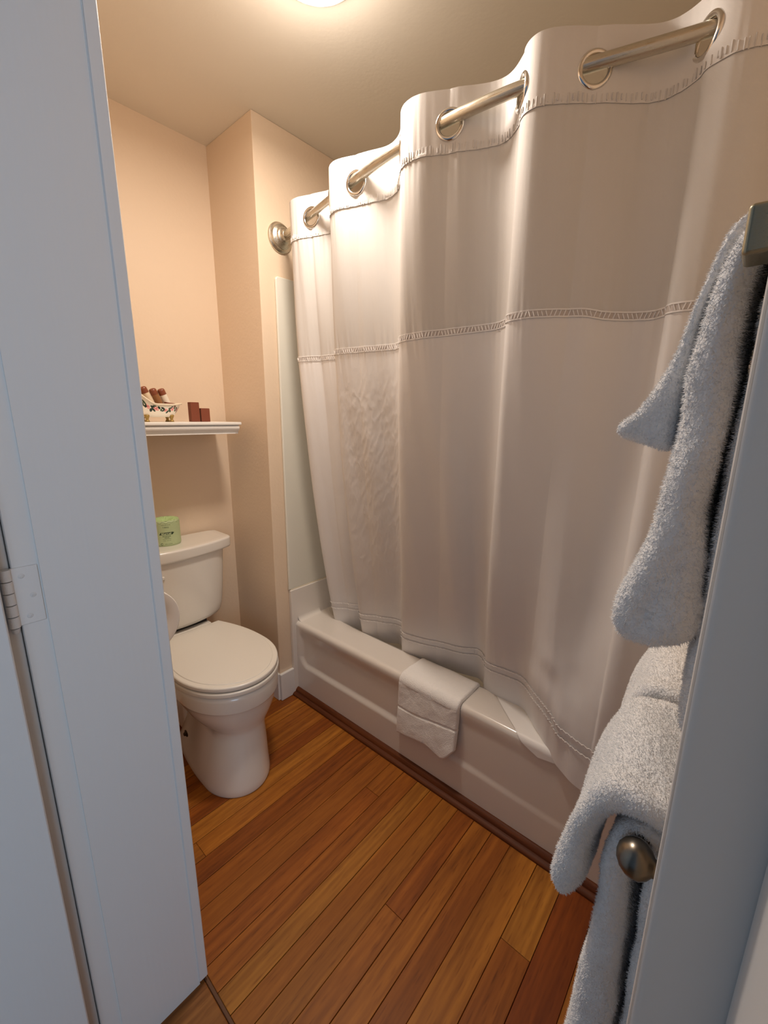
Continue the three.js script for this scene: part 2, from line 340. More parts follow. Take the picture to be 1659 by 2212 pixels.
  obj('caulk_line', bx(1.09, XB - 0.02, 0.5365, 0.5425, ZE + 0.004, ZE + 0.0135, 0.001), std({ color: lin(0.74, 0.66, 0.52), roughness: 0.6 }), s);
}

// ---------------------------------------------------------------- curved curtain rod
const rodPts = [[-1.523, 1.122], [-1.27, 1.070], [-1.0, 1.013], [-0.80, 0.982], [-0.65, 0.975], [-0.48, 0.990], [-0.347, 1.024], [-0.172, 1.076], [0.045, 1.122]];
const rodCurve = new THREE.CatmullRomCurve3(rodPts.map(([z, x]) => V3(x, 0, z)), false, 'centripetal');
const rodTable = rodCurve.getPoints(400);
const rodX = (z) => { let a = 0, b = 400; if (z <= rodTable[0].z) return rodTable[0].x; if (z >= rodTable[400].z) return rodTable[400].x; while (b - a > 1) { const m = (a + b) >> 1; rodTable[m].z < z ? a = m : b = m; } const p = rodTable[a], q = rodTable[b]; return lerp(p.x, q.x, (z - p.z) / (q.z - p.z)); };
const YROD = 2.003;
{
  const t = thing('curtain_rod', 'curved brushed nickel shower curtain rod', 'curtain rod');
  class Along extends THREE.Curve { constructor(a, b) { super(); this.a = a; this.b = b; } getPoint(u) { const z = lerp(this.a, this.b, u); return V3(rodX(z), YROD, z); } }
  obj('tube', new THREE.TubeGeometry(new Along(-1.03, 0.04), 120, 0.0127, 20), M.nickel, t);
  obj('inner_tube', new THREE.TubeGeometry(new Along(-1.515, -1.028), 60, 0.0112, 20), M.nickel, t);
  obj('collar', new THREE.TubeGeometry(new Along(-1.036, -1.029), 3, 0.0131, 20), M.black, t);
  const prof = [[0.0, 0.048], [0.0165, 0.048], [0.019, 0.046], [0.020, 0.036], [0.027, 0.033], [0.031, 0.029], [0.032, 0.024], [0.042, 0.021], [0.046, 0.017], [0.047, 0.011], [0.053, 0.008], [0.055, 0.004], [0.055, 0]];
  obj('wall_flange', at(lathe(prof, 56), 1.118, YROD, ZE, Math.PI / 2), M.nickel, t);
  obj('wall_flange', at(lathe(prof, 56), 1.122, YROD, ZR, -Math.PI / 2), M.nickel, t);
}

// ---------------------------------------------------------------- shower curtain
const crossZ = [-1.405, -1.27, -1.13, -0.996, -0.80, -0.651, -0.48, -0.347, -0.172, -0.03];   // where the rod passes through the cloth
const CZ0 = -1.40, CZ1 = 0.02, YTOP = 2.062;
function wave(z, v) { // signed offset from the rod line: + towards the tub, - towards the room
  let i = 0; while (i < crossZ.length - 1 && z > crossZ[i + 1]) i++;
  const a = crossZ[i], b = crossZ[i + 1] ?? a + 0.15, s = Math.sin(Math.PI * Math.pow(clamp((z - a) / (b - a)), i % 2 ? lerp(1.35, 1.9, sstep(0.05, 0.4, v)) : lerp(0.74, 0.5, sstep(0.05, 0.4, v))));
  return (i % 2 ? 1 : -1) * s * Math.pow((b - a) / 0.165, 0.6);
}
const track = (pts) => (z) => { let i = 0; while (i < pts.length - 2 && z > pts[i + 1][0]) i++; const [a, p] = pts[i], [b, q] = pts[i + 1], t = clamp((z - a) / (b - a)), m = (k) => { const l = pts[Math.max(0, k - 1)], r = pts[Math.min(pts.length - 1, k + 1)]; return (r[1] - l[1]) / (r[0] - l[0]); }, h = b - a, t2 = t * t, t3 = t2 * t; return p * (2 * t3 - 3 * t2 + 1) + m(i) * h * (t3 - 2 * t2 + t) + q * (3 * t2 - 2 * t3) + m(i + 1) * h * (t3 - t2); };
const hemX = track([[-1.41, 1.29], [-0.75, 1.285], [-0.58, 1.262], [-0.50, 1.236], [-0.44, 1.210], [-0.363, 1.152], [-0.325, 1.108], [-0.285, 1.080], [-0.1, 1.076], [0.03, 1.076]]);
const hemY = track([[-1.41, 0.335], [-0.80, 0.340], [-0.66, 0.356], [-0.56, 0.376], [-0.45, 0.384], [-0.36, 0.385], [-0.325, 0.378], [-0.29, 0.354], [-0.25, 0.344], [-0.19, 0.332], [0.03, 0.325]]);
const foldShift = track([[-1.41, 0], [-1.22, 0.10], [-1.0, 0.20], [-0.6, 0.13], [-0.3, 0.05], [0.03, 0]]);   // folds lean away from the camera's side towards the hem
function cloth(z, v) { // v: 0 at the top edge, 1 at the hem
  const yb = hemY(z), y = lerp(YTOP, yb, v);
  const w = Math.pow(v, 1.7), amp = lerp(0.041, 0.036, sstep(0.1, 1, v)) * (1 - 0.8 * sstep(0.7, 0.97, v) * sstep(-0.66, -0.50, z));
  let x = lerp(rodX(z), hemX(z), w) + wave(z + foldShift(z) * Math.pow(v, 1.6), v) * amp;
  // softer secondary folds that open towards the hem, gathers under the header and along the seam, crinkles in the left of the lower panel
  x += 0.010 * sstep(0.05, 0.5, v) * Math.sin(z * 38 + 2.2 * N(z * 3, v * 2, 5.1)) * (0.5 + N(z * 4, v * 1.5, 2.7));
  const gHead = Math.exp(-Math.abs(v - 0.074) * 26), gSeam = Math.exp(-Math.abs(v - 0.305) * 34);
  x += (0.0020 * gHead + 0.0022 * gSeam) * N(z * 95, v * 5, 1.1) + 0.0040 * N(z * 26, v * 1.6, 9.3) * (v > 0.07 ? 1 : 0.3);
  const zs = z + foldShift(z) * Math.pow(v, 1.6), cr = sstep(-1.16, -1.04, zs) * (1 - sstep(-0.84, -0.80, zs)) * sstep(0.3, 0.42, v) * (1 - sstep(0.86, 1, v));
  const q = 1 - Math.abs(fbm(z * 52 + v * 44, v * 20 - z * 11, 4.4, 3)) * 2.4;
  x -= 0.0021 * cr * Math.max(0, q - 0.25) * Math.max(0, q - 0.25) + 0.0016 * fbm(z * 18, v * 14, 6.6, 3) * sstep(0.3, 0.4, v);
  // bunched cloth where the hem climbs over the rim
  const b = Math.exp(-((z + 0.34) ** 2) / 0.010 - ((v - 0.90) ** 2) / 0.006);
  x += b * (-0.012 + 0.014 * N(z * 12, v * 16, 3.2));
  return V3(x, y, z);
}
const RING_R = 0.0335, HOLE_R = 0.0255, rings = crossZ.slice(1, -1).map((z) => ({ z, y: YROD - 0.0105 }));
function clothPanel(v0, v1, nv, push = 0, cut = false) {
  const nz = 700, pos = [], uv = [], idx = [];
  for (let j = 0; j <= nv; j++) for (let i = 0; i <= nz; i++) {
    const z = lerp(CZ0, CZ1, i / nz), v = lerp(v0, v1, j / nv), p = cloth(z, v);
    pos.push(p.x - push, p.y, p.z); uv.push(z, v * 1.7);
  }
  const slope = rings.map((r) => { const a = cloth(r.z - 0.01, 0.04), b = cloth(r.z + 0.01, 0.04); return Math.hypot(1, (b.x - a.x) / 0.02); });
  for (let j = 0; j < nv; j++) for (let i = 0; i < nz; i++) {
    const a = j * (nz + 1) + i, b = a + 1, c = a + nz + 1, d = c + 1;
    if (cut) { const z = (pos[a * 3 + 2] + pos[d * 3 + 2]) / 2, y = (pos[a * 3 + 1] + pos[d * 3 + 1]) / 2; if (rings.some((r, k) => Math.hypot((z - r.z) * slope[k], y - r.y) < 0.029)) continue; }
    idx.push(a, b, d, a, d, c);
  }
  const g = new THREE.BufferGeometry();
  g.setAttribute('position', new THREE.Float32BufferAttribute(pos, 3)); g.setAttribute('uv', new THREE.Float32BufferAttribute(uv, 2));
  g.setIndex(idx); g.computeVertexNormals();
  return g;
}
{
  const t = thing('shower_curtain', 'white hookless shower curtain hanging in soft folds from the curved rod', 'shower curtain');
  obj('upper_panel', clothPanel(0.066, 0.3005, 60), M.voile, t);
  obj('lower_panel', clothPanel(0.3065, 1.0, 230), M.satin, t);
  obj('header_band', clothPanel(0.0, 0.0745, 44, 0.0022, true), M.header, t);
  obj('seam_band', clothPanel(0.2995, 0.3085, 4, 0.0012), M.ladder, t);
  obj('seam_piping', [clothPanel(0.2985, 0.3003, 2, 0.0026), clothPanel(0.3075, 0.3093, 2, 0.0026)], M.stitch, t);
  { // ladder stitches across the seam
    const gs = [];
    for (let z = CZ0 + 0.004; z < CZ1; z += 0.0082) { const p = cloth(z, 0.304), g = new THREE.BoxGeometry(0.0012, 0.012, 0.0020); g.rotateX((Math.round(z * 1000) % 2 ? 1 : -1) * 0.35); g.translate(p.x - 0.0022, p.y, p.z); gs.push(g); }
    obj('ladder_stitch', gs, M.stitch, t).userData.kind = 'stuff';
    const hs = [];
    for (let z = CZ0 + 0.004; z < CZ1; z += 0.0075) { const p = cloth(z, 0.070), g = new THREE.CapsuleGeometry(0.0016, rr(0.008, 0.018), 3, 6); g.translate(p.x - 0.0022, p.y + rr(0, 0.004), p.z + rr(-0.002, 0.002)); hs.push(g); }
    obj('header_gather', hs, M.header, t).userData.kind = 'stuff';
  }
  { const gs = [];
    for (const vv of [0.919, 0.936]) for (let z = CZ0 + 0.004, k = 0; z < CZ1; z += 0.0072, k++) { const p = cloth(z, vv), g = new THREE.CapsuleGeometry(0.0009, 0.0070, 3, 6); g.rotateX(k % 2 ? 1.05 : -1.05); g.translate(p.x - 0.0030, p.y, p.z); gs.push(g); }
    obj('hem_thread', gs, M.stitch, t).userData.kind = 'stuff';
  }
  obj('hem_stitching', [clothPanel(0.917, 0.9215, 3, 0.0026), clothPanel(0.934, 0.9385, 3, 0.0026)], M.stitch, t);
  // grommet rings, each turned with the cloth
  for (const r of rings) {
    const a = cloth(r.z - 0.012, 0.04), b = cloth(r.z + 0.012, 0.04), tan = V3(b.x - a.x, 0, b.z - a.z).normalize(), nrm = V3(-tan.z, 0, tan.x).normalize();
    const prof = []; for (let i = 0; i <= 16; i++) { const q = i / 16 * Math.PI * 2; prof.push([0.0293 + 0.0056 * Math.cos(q), 0.0062 * Math.sin(q)]); }
    const g = lathe(prof, 48);
    g.applyMatrix4(new THREE.Matrix4().makeBasis(tan, nrm, tan.clone().cross(nrm)).setPosition(rodX(r.z), r.y, r.z));
    obj('grommet', g, M.chrome, t);
  }
  // white liner that comes over the tub rim beside the hem
  const lEdge = track([[0, -0.565], [0.05, -0.562], [0.19, -0.408], [0.235, -0.345]]);
  const path = (u, k) => { // u from the bare edge towards the hem, k from inside the tub, over the rim, down the apron
    const s = k * 0.235, z = lerp(lEdge(s), -0.26, u);
    let x, y;
    if (s < 0.05) { x = XI + 0.012; y = RIM - 0.05 + s + 0.004; }
    else if (s < 0.175) { x = XI + 0.012 - (s - 0.05) * 1.07; y = RIM + 0.0035 + 0.004 * Math.sin((s - 0.05) / 0.125 * Math.PI) * u; }
    else { const q = Math.min(1, (s - 0.175) / 0.025), a = q * Math.PI / 2; x = XT + 0.0125 - 0.0165 * Math.sin(a); y = RIM + 0.0035 - 0.020 * (1 - Math.cos(a)) - Math.max(0, s - 0.200) * lerp(0.66, 0.2, u); }
    return V3(x, y, z);
  };
  const ln = obj('liner', surf(path, 40, 90), phys({ color: lin(0.92, 0.90, 0.87), roughness: 0.5, side: THREE.DoubleSide }), t);
  ln.userData.label = 'smooth white liner edge lying over the tub rim';
}

// ---------------------------------------------------------------- soft solids: field -> mesh (surface nets)
function nets(field, lo, hi, h) {
  const n = [0, 1, 2].map((k) => Math.ceil((hi[k] - lo[k]) / h) + 1), id = (i, j, k) => (k * n[1] + j) * n[0] + i;
  const F = new Float32Array(n[0] * n[1] * n[2]);
  for (let k = 0; k < n[2]; k++) for (let j = 0; j < n[1]; j++) for (let i = 0; i < n[0]; i++) F[id(i, j, k)] = field(lo[0] + i * h, lo[1] + j * h, lo[2] + k * h);
  const cell = new Int32Array(F.length).fill(-1), pos = [];
  for (let k = 0; k < n[2] - 1; k++) for (let j = 0; j < n[1] - 1; j++) for (let i = 0; i < n[0] - 1; i++) {
    let c = 0, sx = 0, sy = 0, sz = 0;
    const f = (a, b, d) => F[id(i + a, j + b, k + d)];
    const edge = (a, b) => { const fa = f(...a), fb = f(...b); if ((fa < 0) === (fb < 0)) return; const t = fa / (fa - fb); c++; sx += a[0] + (b[0] - a[0]) * t; sy += a[1] + (b[1] - a[1]) * t; sz += a[2] + (b[2] - a[2]) * t; };
    let m = 0; for (let q = 0; q < 8; q++) if (f(q & 1, (q >> 1) & 1, q >> 2) < 0) m++;
    if (m === 0 || m === 8) continue;
    for (let p = 0; p < 2; p++) for (let q = 0; q < 2; q++) { edge([0, p, q], [1, p, q]); edge([p, 0, q], [p, 1, q]); edge([p, q, 0], [p, q, 1]); }
    cell[id(i, j, k)] = pos.length / 3;
    pos.push(lo[0] + (i + sx / c) * h, lo[1] + (j + sy / c) * h, lo[2] + (k + sz / c) * h);
  }
  const idx = [];
  const quad = (a, b, c, d, flip) => { if (a < 0 || b < 0 || c < 0 || d < 0) return; flip ? idx.push(a, c, b, a, d, c) : idx.push(a, b, c, a, c, d); };
  for (let k = 1; k < n[2] - 1; k++) for (let j = 1; j < n[1] - 1; j++) for (let i = 1; i < n[0] - 1; i++) {
    const f0 = F[id(i, j, k)] < 0;
    if (f0 !== F[id(i + 1, j, k)] < 0) quad(cell[id(i, j - 1, k - 1)], cell[id(i, j, k - 1)], cell[id(i, j, k)], cell[id(i, j - 1, k)], !f0);
    if (f0 !== F[id(i, j + 1, k)] < 0) quad(cell[id(i - 1, j, k - 1)], cell[id(i - 1, j, k)], cell[id(i, j, k)], cell[id(i, j, k - 1)], !f0);
    if (f0 !== F[id(i, j, k + 1)] < 0) quad(cell[id(i - 1, j - 1, k)], cell[id(i, j - 1, k)], cell[id(i, j, k)], cell[id(i - 1, j, k)], !f0);
  }
  const g = new THREE.BufferGeometry();
  g.setAttribute('position', new THREE.Float32BufferAttribute(pos, 3)); g.setIndex(idx); g.computeVertexNormals();
  const f = g.toNonIndexed(), P = f.attributes.position, Q = f.attributes.normal, uv = new Float32Array(P.count * 2);
  for (let i = 0; i < P.count; i += 3) {   // one projection for each whole face, so no face is torn across two
    const nx = Math.abs(Q.getX(i) + Q.getX(i + 1) + Q.getX(i + 2)), ny = Math.abs(Q.getY(i) + Q.getY(i + 1) + Q.getY(i + 2)), nz = Math.abs(Q.getZ(i) + Q.getZ(i + 1) + Q.getZ(i + 2));
    for (let k = i; k < i + 3; k++) { const x = P.getX(k), y = P.getY(k), z = P.getZ(k); uv[2 * k] = nx > ny && nx > nz ? z : x; uv[2 * k + 1] = ny > nx && ny > nz ? z : y; }
  }
  f.setAttribute('uv', new THREE.BufferAttribute(uv, 2));
  return f;
}
// signed distance to a closed outline of (z, y) points smoothed into a curve
function outline(pts, n = 90) {
  const c = new THREE.CatmullRomCurve3(pts.map(([z, y]) => V3(z, y, 0)), true, 'centripetal').getPoints(n);
  return (z, y) => {
    let d = 1e9, s = 1;
    for (let i = 0, j = c.length - 2; i < c.length - 1; j = i++) {
      const a = c[i], b = c[j], ex = b.x - a.x, ey = b.y - a.y, wx = z - a.x, wy = y - a.y, t = clamp((wx * ex + wy * ey) / (ex * ex + ey * ey + 1e-12));
      const bx_ = wx - ex * t, by_ = wy - ey * t; d = Math.min(d, bx_ * bx_ + by_ * by_);
      const c1 = y >= a.y, c2 = y < b.y, c3 = ex * wy > ey * wx;
      if ((c1 && c2 && c3) || (!c1 && !c2 && !c3)) s = -s;
    }
    return s * Math.sqrt(d);
  };
}
const smin = (a, b, k) => { const q = clamp(0.5 + 0.5 * (b - a) / k); return lerp(b, a, q) - k * q * (1 - q); };
// cloth bundle: outlines swept along x from xa to xb with rounded ends
function bundle(outs, xa, xb, r, bounds, h = 0.003, sway = 0.004) {
  const [z0, z1, y0, y1] = bounds, sd = outs.map((o) => outline(o)), cx = (xa + xb) / 2, hl = (xb - xa) / 2;
  // the outline distance is tabulated once: it does not depend on x
  const gh = 0.0015, gw = Math.ceil((z1 - z0 + 0.06) / gh), gt = Math.ceil((y1 - y0 + 0.06) / gh), T = new Float32Array((gw + 1) * (gt + 1));
  for (let j = 0; j <= gt; j++) for (let i = 0; i <= gw; i++) { let d = 1e9; for (const f of sd) d = d > 1e8 ? f(z0 - 0.03 + i * gh, y0 - 0.03 + j * gh) : smin(d, f(z0 - 0.03 + i * gh, y0 - 0.03 + j * gh), 0.006); T[j * (gw + 1) + i] = d; }
  const D = (z, y) => { const a = clamp((z - z0 + 0.03) / gh, 0, gw - 0.001), b = clamp((y - y0 + 0.03) / gh, 0, gt - 0.001), i = Math.floor(a), j = Math.floor(b), p = a - i, q = b - j, w = gw + 1; return lerp(lerp(T[j * w + i], T[j * w + i + 1], p), lerp(T[j * w + w + i], T[j * w + w + i + 1], p), q); };
  return nets((x, y, z) => {
    const t = (x - xa) / (xb - xa);
    const d2 = D(z + sway * Math.sin(x * 23 + y * 9) * clamp(t * 3) + 0.0025 * N(x * 30, y * 24, z * 24), y + 0.003 * N(x * 24, 3.1, z * 20)) , dx = Math.abs(x - cx) - hl + 0.004 * N(z * 40, y * 22, 2.2) - 0.002;
    const a = d2 + r, b = dx + r;
    return Math.hypot(Math.max(a, 0), Math.max(b, 0)) + Math.min(Math.max(a, b), 0) - r + 0.0013 * N(x * 210, y * 210, z * 210) + 0.0007 * N(x * 420, y * 420, z * 420);
  }, [xa - 0.012, y0 - 0.012, z0 - 0.012], [xb + 0.012, y1 + 0.012, z1 + 0.012], h);
}

// ---------------------------------------------------------------- towel bars on the right wall
{
  const b = thing('towel_bar', 'upper nickel towel bar ending in a square bracket', 'towel bar', undefined, 'towel bars on the right wall');
  const yb = 1.432, zb = -0.003;
  obj('bar', at(new THREE.CylinderGeometry(0.0075, 0.0075, 0.50, 20), 0.60, yb, zb, 0, 0, Math.PI / 2), M.brassy, b);
  const br = (x) => {
    const g = new RoundedBoxGeometry(0.030, 0.027, 0.067, 3, 0.003), p = g.attributes.position;
    for (let i = 0; i < p.count; i++) { const f = clamp(0.5 - p.getZ(i) / 0.067); p.setY(i, p.getY(i) * lerp(0.8, 1.0, f) - (p.getY(i) < 0 && p.getZ(i) > -0.03 ? 0.0015 : 0)); }
    g.computeVertexNormals();
    return g.translate(x, yb - 0.006, zb - 0.019 + 0.0335);
  };
  obj('bracket', br(0.352), M.brassy, b); obj('bracket', br(0.865), M.brassy, b);
  obj('wall_plate', bx(0.332, 0.372, yb - 0.03, yb + 0.02, ZR - 0.004, ZR, 0.0015), M.brassy, b);
  obj('wall_plate', bx(0.845, 0.885, yb - 0.03, yb + 0.02, ZR - 0.004, ZR, 0.0015), M.brassy, b);
  const c = thing('towel_bar', 'lower towel bar ending in a dark metal ball', 'towel bar', undefined, 'towel bars on the right wall');
  const yl = 0.9535, zl = -0.0222;
  obj('bar', at(new THREE.CylinderGeometry(0.006, 0.006, 0.47, 20), 0.59, yl, zl, 0, 0, Math.PI / 2), M.pewter, c);
  const ball = (x) => at(lathe([[0, -0.0148], [0.006, -0.0138], [0.0115, -0.0102], [0.0150, -0.005], [0.0160, 0.0], [0.0150, 0.005], [0.0115, 0.0098], [0.0075, 0.0125], [0.0065, 0.015], [0.0065, 0.02]], 48), x, yl + 0.0075, zl, Math.PI / 2);
  const post = (x) => at(lathe([[0.0065, 0], [0.0065, 0.04], [0.009, 0.05], [0.016, 0.054], [0.019, 0.058], [0.019, 0.0655]], 32), x, yl + 0.0075, zl + 0.0012, Math.PI / 2);
  for (const x of [0.352, 0.83]) { obj('ball_end', ball(x), M.pewter, c); obj('post', post(x), M.pewter, c); }
}
// ---------------------------------------------------------------- towels
function pile(towel, count, len) { // short terry loops standing on the cloth
  const P = towel.geometry.attributes.position, Q = towel.geometry.attributes.normal, nt = P.count / 3, cum = new Float32Array(nt);
  const a = V3(), b = V3(), c = V3(); let sum = 0;
  for (let i = 0; i < nt; i++) { a.fromBufferAttribute(P, i * 3); b.fromBufferAttribute(P, i * 3 + 1).sub(a); c.fromBufferAttribute(P, i * 3 + 2).sub(a); sum += b.cross(c).length(); cum[i] = sum; }
  const hair = new THREE.ConeGeometry(0.0003, 1, 3, 1, true).translate(0, 0.42, 0);
  const im = new THREE.InstancedMesh(hair, M.terryPile, count), m = new THREE.Matrix4(), q = new THREE.Quaternion(), up = V3(0, 1, 0), d = V3(), p = V3();
  for (let k = 0; k < count; k++) {
    const t = rnd() * sum; let lo = 0, hi = nt - 1; while (lo < hi) { const mid = (lo + hi) >> 1; cum[mid] < t ? lo = mid + 1 : hi = mid; }
    let u = rnd(), v = rnd(); if (u + v > 1) { u = 1 - u; v = 1 - v; }
    a.fromBufferAttribute(P, lo * 3); b.fromBufferAttribute(P, lo * 3 + 1).sub(a); c.fromBufferAttribute(P, lo * 3 + 2).sub(a); p.copy(a).addScaledVector(b, u).addScaledVector(c, v);
    d.fromBufferAttribute(Q, lo * 3).add(V3(rr(-0.7, 0.7), rr(-0.9, 0.35), rr(-0.7, 0.7))).normalize();
    const l = len * rr(0.6, 1.25), w = rr(0.8, 1.4);
    m.compose(p, q.setFromUnitVectors(up, d), V3(w, l, w)); im.setMatrixAt(k, m);
  }
  im.name = 'terry_pile'; im.userData.kind = 'stuff'; towel.add(im);
}
{
  const hand = [[-0.0263, 1.4457], [-0.0329, 1.4309], [-0.0389, 1.4035], [-0.0426, 1.3738], [-0.0442, 1.3454], [-0.0439, 1.3123], [-0.0461, 1.2844], [-0.0498, 1.2550], [-0.0549, 1.2198], [-0.0642, 1.1852], [-0.0709, 1.1663], [-0.0725, 1.1484], [-0.0655, 1.1354], [-0.0476, 1.1335], [-0.0255, 1.1401], [-0.0128, 1.1483], [-0.0114, 1.1654], [-0.0116, 1.1842], [-0.0138, 1.2194], [-0.0185, 1.2522], [-0.0174, 1.2927], [-0.0146, 1.3131], [-0.0144, 1.3303], [-0.0156, 1.3531], [-0.0177, 1.3734], [-0.0162, 1.3880], [-0.0174, 1.4051], [-0.0162, 1.4187], [-0.0120, 1.4400], [-0.0020, 1.4437], [0.0060, 1.4380], [0.0085, 1.4250], [-0.0040, 1.4090], [-0.0082, 1.3985], [-0.0080, 1.3728], [-0.0086, 1.3528], [-0.0085, 1.3302], [-0.0100, 1.3068], [-0.0118, 1.2927], [-0.0102, 1.2532], [-0.0100, 1.2198], [-0.0100, 1.1846], [-0.0110, 1.1479], [-0.0128, 1.1163], [-0.0112, 1.0680], [0.0030, 1.0560], [0.0170, 1.0620], [0.0205, 1.2], [0.0210, 1.42], [0.0150, 1.4480], [0.0, 1.4565], [-0.0150, 1.4550]];
  const t1 = obj('hand_towel', bundle([hand], 0.383, 0.547, 0.017, [-0.08, 0.026, 1.05, 1.462], 0.0025, 0.003), M.terry);
  tag(t1, 'long white plush towel hanging nearest on the upper bar', 'towel', 'white towels on the two bars');
  const upperOuter = [[-0.0173, 1.4690], [-0.0265, 1.4655], [-0.0356, 1.4575], [-0.0438, 1.4379], [-0.0493, 1.4165], [-0.0545, 1.3905], [-0.0606, 1.3667], [-0.0708, 1.3453], [-0.0822, 1.3264], [-0.0919, 1.3164], [-0.0941, 1.3103], [-0.0888, 1.3050], [-0.0685, 1.2990], [-0.0530, 1.2940], [-0.0490, 1.3100], [-0.0500, 1.3400], [-0.0475, 1.3800], [-0.0430, 1.4120], [-0.0355, 1.4380], [-0.0240, 1.4550], [-0.0100, 1.4610], [0.0090, 1.4580], [0.0190, 1.4450], [0.0240, 1.42], [0.0245, 1.33], [0.030, 1.322], [0.0355, 1.33], [0.0360, 1.43], [0.0280, 1.4600], [0.0120, 1.4690], [-0.0050, 1.4720]];
  const t2 = obj('hand_towel', bundle([upperOuter], 0.423, 0.602, 0.010, [-0.1, 0.04, 1.285, 1.476]), M.terry);
  tag(t2, 'short white towel flaring outward behind the long hanging towel', 'towel', 'white towels on the two bars');
  const lowOuter = [[-0.0560, 1.0000], [-0.0720, 0.9700], [-0.0834, 0.9290], [-0.0892, 0.8950], [-0.0912, 0.8656], [-0.0803, 0.8486], [-0.0690, 0.8603], [-0.0640, 0.8897], [-0.0630, 0.9165], [-0.0583, 0.9468], [-0.0460, 0.9730], [-0.0300, 0.9815], [-0.0120, 0.9810], [0.0050, 0.9700], [0.0110, 0.95], [0.0130, 0.88], [0.0190, 0.87], [0.0250, 0.88], [0.0270, 0.96], [0.0200, 0.9890], [0.0020, 1.0030], [-0.0180, 1.0085], [-0.0390, 1.0080]];
  const lowInner = [[-0.0120, 0.9750], [-0.0300, 0.9725], [-0.0440, 0.9570], [-0.0500, 0.9300], [-0.0510, 0.8800], [-0.0530, 0.8200], [-0.0565, 0.7500], [-0.0600, 0.6500], [-0.0630, 0.5500], [-0.0540, 0.5250], [-0.0360, 0.5230], [-0.0240, 0.5350], [-0.0210, 0.6500], [-0.0200, 0.7500], [-0.0230, 0.8200], [-0.0260, 0.8800], [-0.0275, 0.9250], [-0.0310, 0.9480], [-0.0290, 0.9560], [-0.0220, 0.9605], [-0.0150, 0.9560], [-0.0135, 0.94], [-0.0160, 0.9000], [-0.0150, 0.8500], [-0.0130, 0.7500], [-0.0100, 0.6000], [-0.0040, 0.5600], [0.0080, 0.5650], [0.0100, 0.7], [0.0100, 0.93], [0.0040, 0.9670]];
  const gi = bundle([lowInner], 0.375, 0.536, 0.012, [-0.07, 0.016, 0.515, 0.985]), go = bundle([lowOuter], 0.366, 0.534, 0.012, [-0.1, 0.03, 0.84, 1.012]);
  const a = tag(obj('bath_towel', gi, M.terry), 'long white towel wrapped directly behind the dark metal ball', 'towel', 'white towels on the two bars');
  const b = tag(obj('hand_towel', go, M.terry), 'short white towel folded over the bar nearest the dark ball', 'towel', 'white towels on the two bars');
  pile(t1, 60000, 0.0031); pile(t2, 50000, 0.0027); pile(a, 60000, 0.0026); pile(b, 48000, 0.0026);
  const c = a.clone(); c.name = numbered('bath_towel'); c.userData = {}; c.position.x = 0.186; scene.add(c); tag(c, 'white under towel farther along the lower bar, mostly covered', 'towel', 'white towels on the two bars');
  const d = b.clone(); d.name = numbered('hand_towel'); d.userData = {}; d.position.x = 0.187; scene.add(d); tag(d, 'white folded towel farther along the lower bar under the hanging towel', 'towel', 'white towels on the two bars');
}

